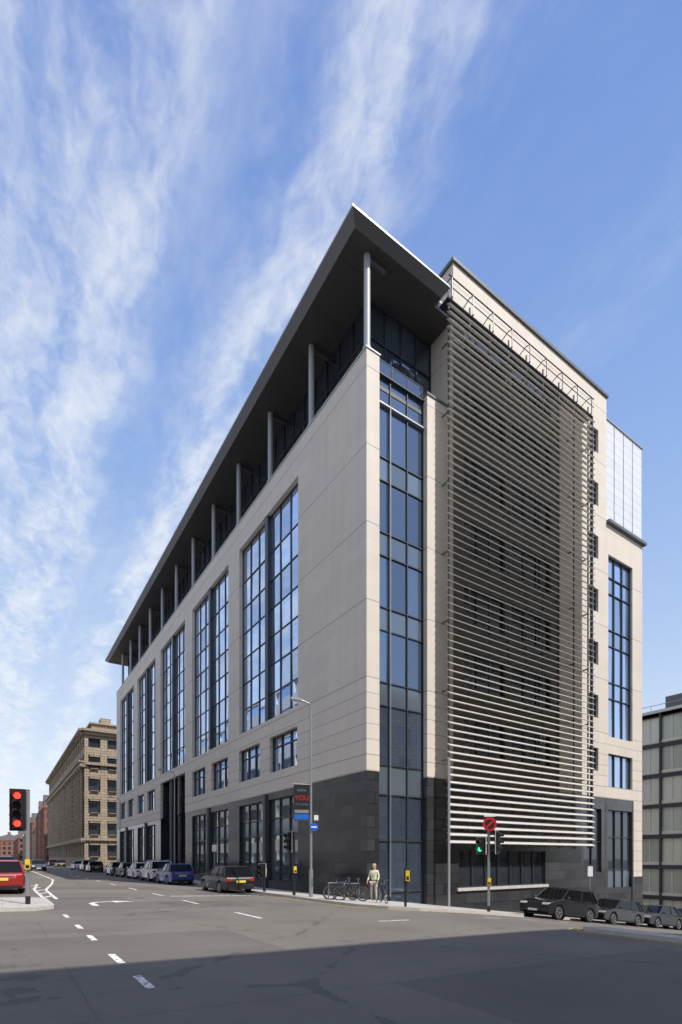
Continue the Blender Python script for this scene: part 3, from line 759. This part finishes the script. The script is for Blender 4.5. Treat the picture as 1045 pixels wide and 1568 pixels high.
car('car',-11,58,R(-90),DRK,4.2,1.8,1.46)
# ------------------------------------------------------------------ bicycles
def bicycle(x,y,ang,col,lean=0):
    b=MB(); r=.335
    for cx in (-.52,.52):
        b.torus((cx,0,r),(0,1,0),r-.018,.020,RUB,n=32,k=6); b.torus((cx,0,r),(0,1,0),r-.045,.008,RIM,n=28,k=5)
        for k in range(14):
            a=2*math.pi*k/14; b.cyl((cx,.02*(-1)**k,r),(cx+(r-.04)*math.cos(a),0,r+(r-.04)*math.sin(a)),.0025,RIM,n=4)
        b.cyl((cx,-.05,r),(cx,.05,r),.025,RIM,n=8)
    bb=(-.08,0,.28);st=(-.22,0,.78);hd=(.33,0,.80);hl=(.36,0,.68)
    b.tube([bb,st],.019,col);b.tube([st,hd],.018,col);b.tube([bb,hl],.022,col);b.tube([hd,hl],.024,col)
    for s in (-.05,.05):
        b.tube([(-.08,s*.5,.28),(-.52,s,r),(-.21,s*.4,.74)],.010,col); b.tube([(hl[0],s,.68),(.45,s,.5),(.52,s,r)],.012,col)
    b.tube([st,(-.255,0,.93)],.013,RIM); b.obox((-.26,0,.95),(.13,0,.005),(0,.06,0),(0,0,.025),BLACKM)
    b.tube([hd,(.30,0,.93),(.36,0,.97)],.013,RIM); b.tube([(.22,-.28,.99),(.33,-.24,.99),(.37,0,.98),(.33,.24,.99),(.22,.28,.99)],.012,BLACKM)
    b.torus((-.08,.05,.28),(0,1,0),.085,.006,BLACKM,n=18,k=5); b.tube([(-.08,.07,.28),(.04,.09,.16)],.01,RIM); b.tube([(-.08,-.07,.28),(-.2,-.09,.40)],.01,RIM)
    b.box(.0,.08,.07,.17,.15,.17,BLACKM); b.box(-.24,-.16,-.17,-.07,.39,.41,BLACKM)
    b.tube([(-.08,.05,.365),(-.52,.04,r+.04)],.004,BLACKM); b.tube([(-.08,.05,.195),(-.52,.04,r-.04)],.004,BLACKM)
    o=b.build('bicycle',loc=(x,y,gz(x)+.12),rotz=ang); o.rotation_euler[0]=lean; return o
BC1=mat('bike_paint_black',(.02,.02,.025),.3); BC2=mat('bike_paint_blue',(.03,.1,.3),.3); BC3=mat('bike_paint_silver',(.4,.4,.42),.3)
bicycle(-2.75,-1.9,R(-25),BC1,.08); bicycle(-2.45,-1.45,R(-32),BC2,-.06); bicycle(-2.55,-2.35,R(-45),BC1,.05)
rk=MB()
for dx,dy in ((-2.9,-1.7),(-2.3,-2.0)):
    c=Vector((dx,dy,gz(dx)+.12)); d=Vector((math.cos(R(-30)),math.sin(R(-30)),0))*.35
    rk.tube([c-d,c-d+Vector((0,0,.75)),c+d+Vector((0,0,.75)),c+d],.025,GREYM)
rk.build('bicycle_rack')
# ------------------------------------------------------------------ person
SKIN=mat('skin',(.5,.3,.22),.5,.05,20); SHIRT=mat('pale_yellow_top',(.74,.72,.50),.8,.08,12); TROU=mat('beige_trousers',(.50,.44,.38),.8,.08,12); HAIR=mat('fair_hair',(.42,.30,.16),.6,.2,40); SHOE=mat('white_shoes',(.6,.6,.6),.6,.1)
def skinobj(name,chain,edges,m,parent,root=0,sub=1):
    me=bpy.data.meshes.new(name); me.from_pydata([c[0] for c in chain],edges,[]); me.materials.append(m)
    o=bpy.data.objects.new(name,me); scene.collection.objects.link(o); o.parent=parent
    sk=o.modifiers.new('skin','SKIN'); sk.use_smooth_shade=True
    for i,c in enumerate(chain):
        rr=c[1]; me.skin_vertices[0].data[i].radius=rr if isinstance(rr,tuple) else (rr,rr)
        me.skin_vertices[0].data[i].use_root=(i==root)
    s_=o.modifiers.new('sub','SUBSURF'); s_.levels=sub+1; s_.render_levels=sub+1
    return o
def person(x,y,ang):
    e=empty('person',(x,y,gz(x)+.12),ang); s=1.66/1.7
    e.scale=(s,s,s)
    torso=[((0,0,.95),(.15,.10)),((0,0,1.08),(.13,.09)),((0,-.01,1.22),(.15,.10)),((0,0,1.36),(.16,.095)),((0,.005,1.44),(.06,.055)),
           ((.17,0,1.38),.052),((.22,.02,1.14),.042),((.20,-.10,.93),.032),
           ((-.17,0,1.38),.052),((-.23,.0,1.14),.042),((-.26,-.13,.96),.032)]
    skinobj('shirt',torso,[(0,1),(1,2),(2,3),(3,4),(3,5),(5,6),(6,7),(3,8),(8,9),(9,10)],SHIRT,e)
    legs=[((0,0,.94),(.15,.11)),((.09,0,.86),.088),((.10,-.03,.50),.058),((.11,.01,.12),.042),((-.09,0,.86),.088),((-.11,-.05,.50),.058),((-.13,.03,.12),.042)]
    skinobj('trousers',legs,[(0,1),(1,2),(2,3),(0,4),(4,5),(5,6)],TROU,e)
    sh=MB()
    for sx,sy in ((.11,.01),(-.13,.03)): sh.ball((sx,sy-.06,.045),.045,.13,.045,SHOE); sh.cyl((sx,sy,.04),(sx,sy,.14),.04,SKIN,.038)
    sh.build('shoes',e,smooth=True)
    hd=MB()
    hd.cyl((0,.005,1.42),(0,-.005,1.53),.05,SKIN); hd.ball((0,-.01,1.59),.073,.09,.11,SKIN,18,14)
    hd.ball((0,-.10,1.575),.012,.02,.02,SKIN,8,6); hd.ball((0,-.088,1.535),.025,.008,.008,REDP,8,6)
    for sx in (-.028,.028): hd.ball((sx,-.088,1.60),.012,.008,.008,BLACKM,8,6)
    for sx in (-.074,.074): hd.ball((sx,0,1.585),.012,.02,.03,SKIN,8,6)
    hd.build('head',e,smooth=True)
    ha=MB(); ha.ball((0,.02,1.625),.084,.092,.095,HAIR,16,12); ha.ball((0,.06,1.53),.07,.05,.12,HAIR,14,10); ha.build('hair',e,smooth=True)
    for side,wr in ((1,(.20,-.10,.93)),(-1,(-.26,-.13,.96))):
        w=Vector(wr); d=Vector((0,-.35,-1)).normalized() 
        ch=[(w,.026),(w+d*.05,(.036,.018)),(w+d*.085,(.038,.016))]
        ed=[(0,1),(1,2)]
        for k,(o_,ln) in enumerate(((-.028,.065),(-.010,.075),(.009,.07),(.027,.055))):
            i=len(ch); b0=w+d*.08+Vector((0,o_,0)); ch+= [(b0,.009),(b0+d*ln*.5+Vector((-.004*side,0,0)),.0085),(b0+d*ln+Vector((-.018*side,0,0)),.007)]
            ed+=[(2,i),(i,i+1),(i+1,i+2)]
        i=len(ch); t0=w+d*.035+Vector((0,-.035,0)); ch+=[(t0,.011),(t0+d*.03+Vector((0,-.02,0)),.009)]; ed+=[(1,i),(i,i+1)]
        skinobj('hand',ch,ed,SKIN,e)
    return e
person(-1.95,-3.2,R(-60))
bicycle(-1.55,-3.35,R(-115),BC1,.05)
# ------------------------------------------------------------------ light, sky, camera
EL=R(50); AZ=R(20)   # sun from -y, towards +x
sd=Vector((math.sin(AZ)*math.cos(EL),-math.cos(AZ)*math.cos(EL),math.sin(EL)))
sun=bpy.data.lights.new('sun','SUN'); sun.energy=5.0; sun.angle=R(.5); sun.color=(1,.945,.87)
so=bpy.data.objects.new('sun',sun); scene.collection.objects.link(so); so.rotation_euler=sd.to_track_quat('Z','Y').to_euler()
w=bpy.data.worlds.new('World'); scene.world=w; w.use_nodes=True; N=w.node_tree.nodes; L=w.node_tree.links; N.clear()
sky=N.new('ShaderNodeTexSky'); sky.sky_type='NISHITA'; sky.sun_disc=False; sky.sun_elevation=EL; sky.sun_rotation=math.pi-AZ
sky.air_density=1.0; sky.dust_density=1.0; sky.ozone_density=1.2
bg=N.new('ShaderNodeBackground'); bg.inputs[1].default_value=.15; L.new(sky.outputs[0],bg.inputs[0])
cb=N.new('ShaderNodeBackground'); cb.inputs[0].default_value=(.93,.96,1,1); cb.inputs[1].default_value=.98
tc=N.new('ShaderNodeTexCoord'); sp=N.new('ShaderNodeSeparateXYZ'); L.new(tc.outputs['Generated'],sp.inputs[0])
hz=N.new('ShaderNodeValToRGB'); he=hz.color_ramp.elements
he[0].position=0; he[0].color=(.88,.93,1,1); he[1].position=1; he[1].color=(.13,.25,.68,1)
a=he.new(.15); a.color=(.76,.86,1,1); a=he.new(.35); a.color=(.50,.67,.97,1); a=he.new(.6); a.color=(.30,.48,.90,1); a=he.new(.82); a.color=(.19,.34,.78,1)
L.new(sp.outputs[2],hz.inputs[0]); hb_=N.new('ShaderNodeBackground'); L.new(hz.outputs[0],hb_.inputs[0]); hb_.inputs[1].default_value=1.0
m0=N.new('ShaderNodeMixShader'); m0.inputs[0].default_value=.78; L.new(bg.outputs[0],m0.inputs[1]); L.new(hb_.outputs[0],m0.inputs[2])
zc=mth(N,L,'ADD',mth(N,L,'MAXIMUM',sp.outputs[2],.0),.03)
qx=mth(N,L,'DIVIDE',sp.outputs[0],zc); qy=mth(N,L,'DIVIDE',sp.outputs[1],zc)
q=comb(N,L,qx,qy)
wv=noise(N,L,2.2,4,.5,q); wv2=noise(N,L,9,5,.6,q)
qxw=mth(N,L,'ADD',qx,mth(N,L,'ADD',mth(N,L,'MULTIPLY',mth(N,L,'SUBTRACT',wv,.5),.16),mth(N,L,'MULTIPLY',mth(N,L,'SUBTRACT',wv2,.5),.06)))
rmp=N.new('ShaderNodeValToRGB'); el=rmp.color_ramp.elements
st=[(0,.74),(.13,.82),(.19,.66),(.25,.22),(.31,.27),(.355,.74),(.43,.82),(.49,.3),(.56,.04),(.75,.02),(.85,.18),(1,.02)]
el[0].position=0; el[0].color=(st[0][1],)*3+(1,); el[1].position=1; el[1].color=(st[-1][1],)*3+(1,)
for p,v in st[1:-1]:
    a=el.new(p); a.color=(v,v,v,1)
L.new(qxw,rmp.inputs[0])
w1=noise(N,L,1,9,.55,comb(N,L,mth(N,L,'MULTIPLY',qxw,9),mth(N,L,'MULTIPLY',qy,2.6)),.2)
w2=noise(N,L,1,8,.6,comb(N,L,mth(N,L,'MULTIPLY',qx,30),mth(N,L,'MULTIPLY',qy,18)),.4)
ww=mth(N,L,'ADD',mth(N,L,'MULTIPLY',w1,.70),mth(N,L,'MULTIPLY',w2,.30))
mr=N.new('ShaderNodeMapRange'); mr.interpolation_type='SMOOTHSTEP'; L.new(ww,mr.inputs[0]); mr.inputs[1].default_value=.34; mr.inputs[2].default_value=.70
cl=mth(N,L,'MULTIPLY',rmp.outputs[0],mth(N,L,'MULTIPLY_ADD',mr.outputs[0],.92,.08))
cl=mth(N,L,'MINIMUM',cl,.9)
mx=N.new('ShaderNodeMixShader'); L.new(cl,mx.inputs[0]); L.new(m0.outputs[0],mx.inputs[1]); L.new(cb.outputs[0],mx.inputs[2])
ow=N.new('ShaderNodeOutputWorld'); L.new(mx.outputs[0],ow.inputs[0])
cam=bpy.data.cameras.new('camera'); co=bpy.data.objects.new('camera',cam); scene.collection.objects.link(co)
cam.sensor_fit='HORIZONTAL'; cam.sensor_width=24; cam.lens=795/1045*24; cam.shift_y=530/1045; cam.clip_end=9000
co.location=(-15.42,-20.98,2.05); co.rotation_euler=(R(90),0,R(-33.5)); scene.camera=co
scene.view_settings.view_transform='Standard'; scene.view_settings.look='None'; scene.view_settings.exposure=0
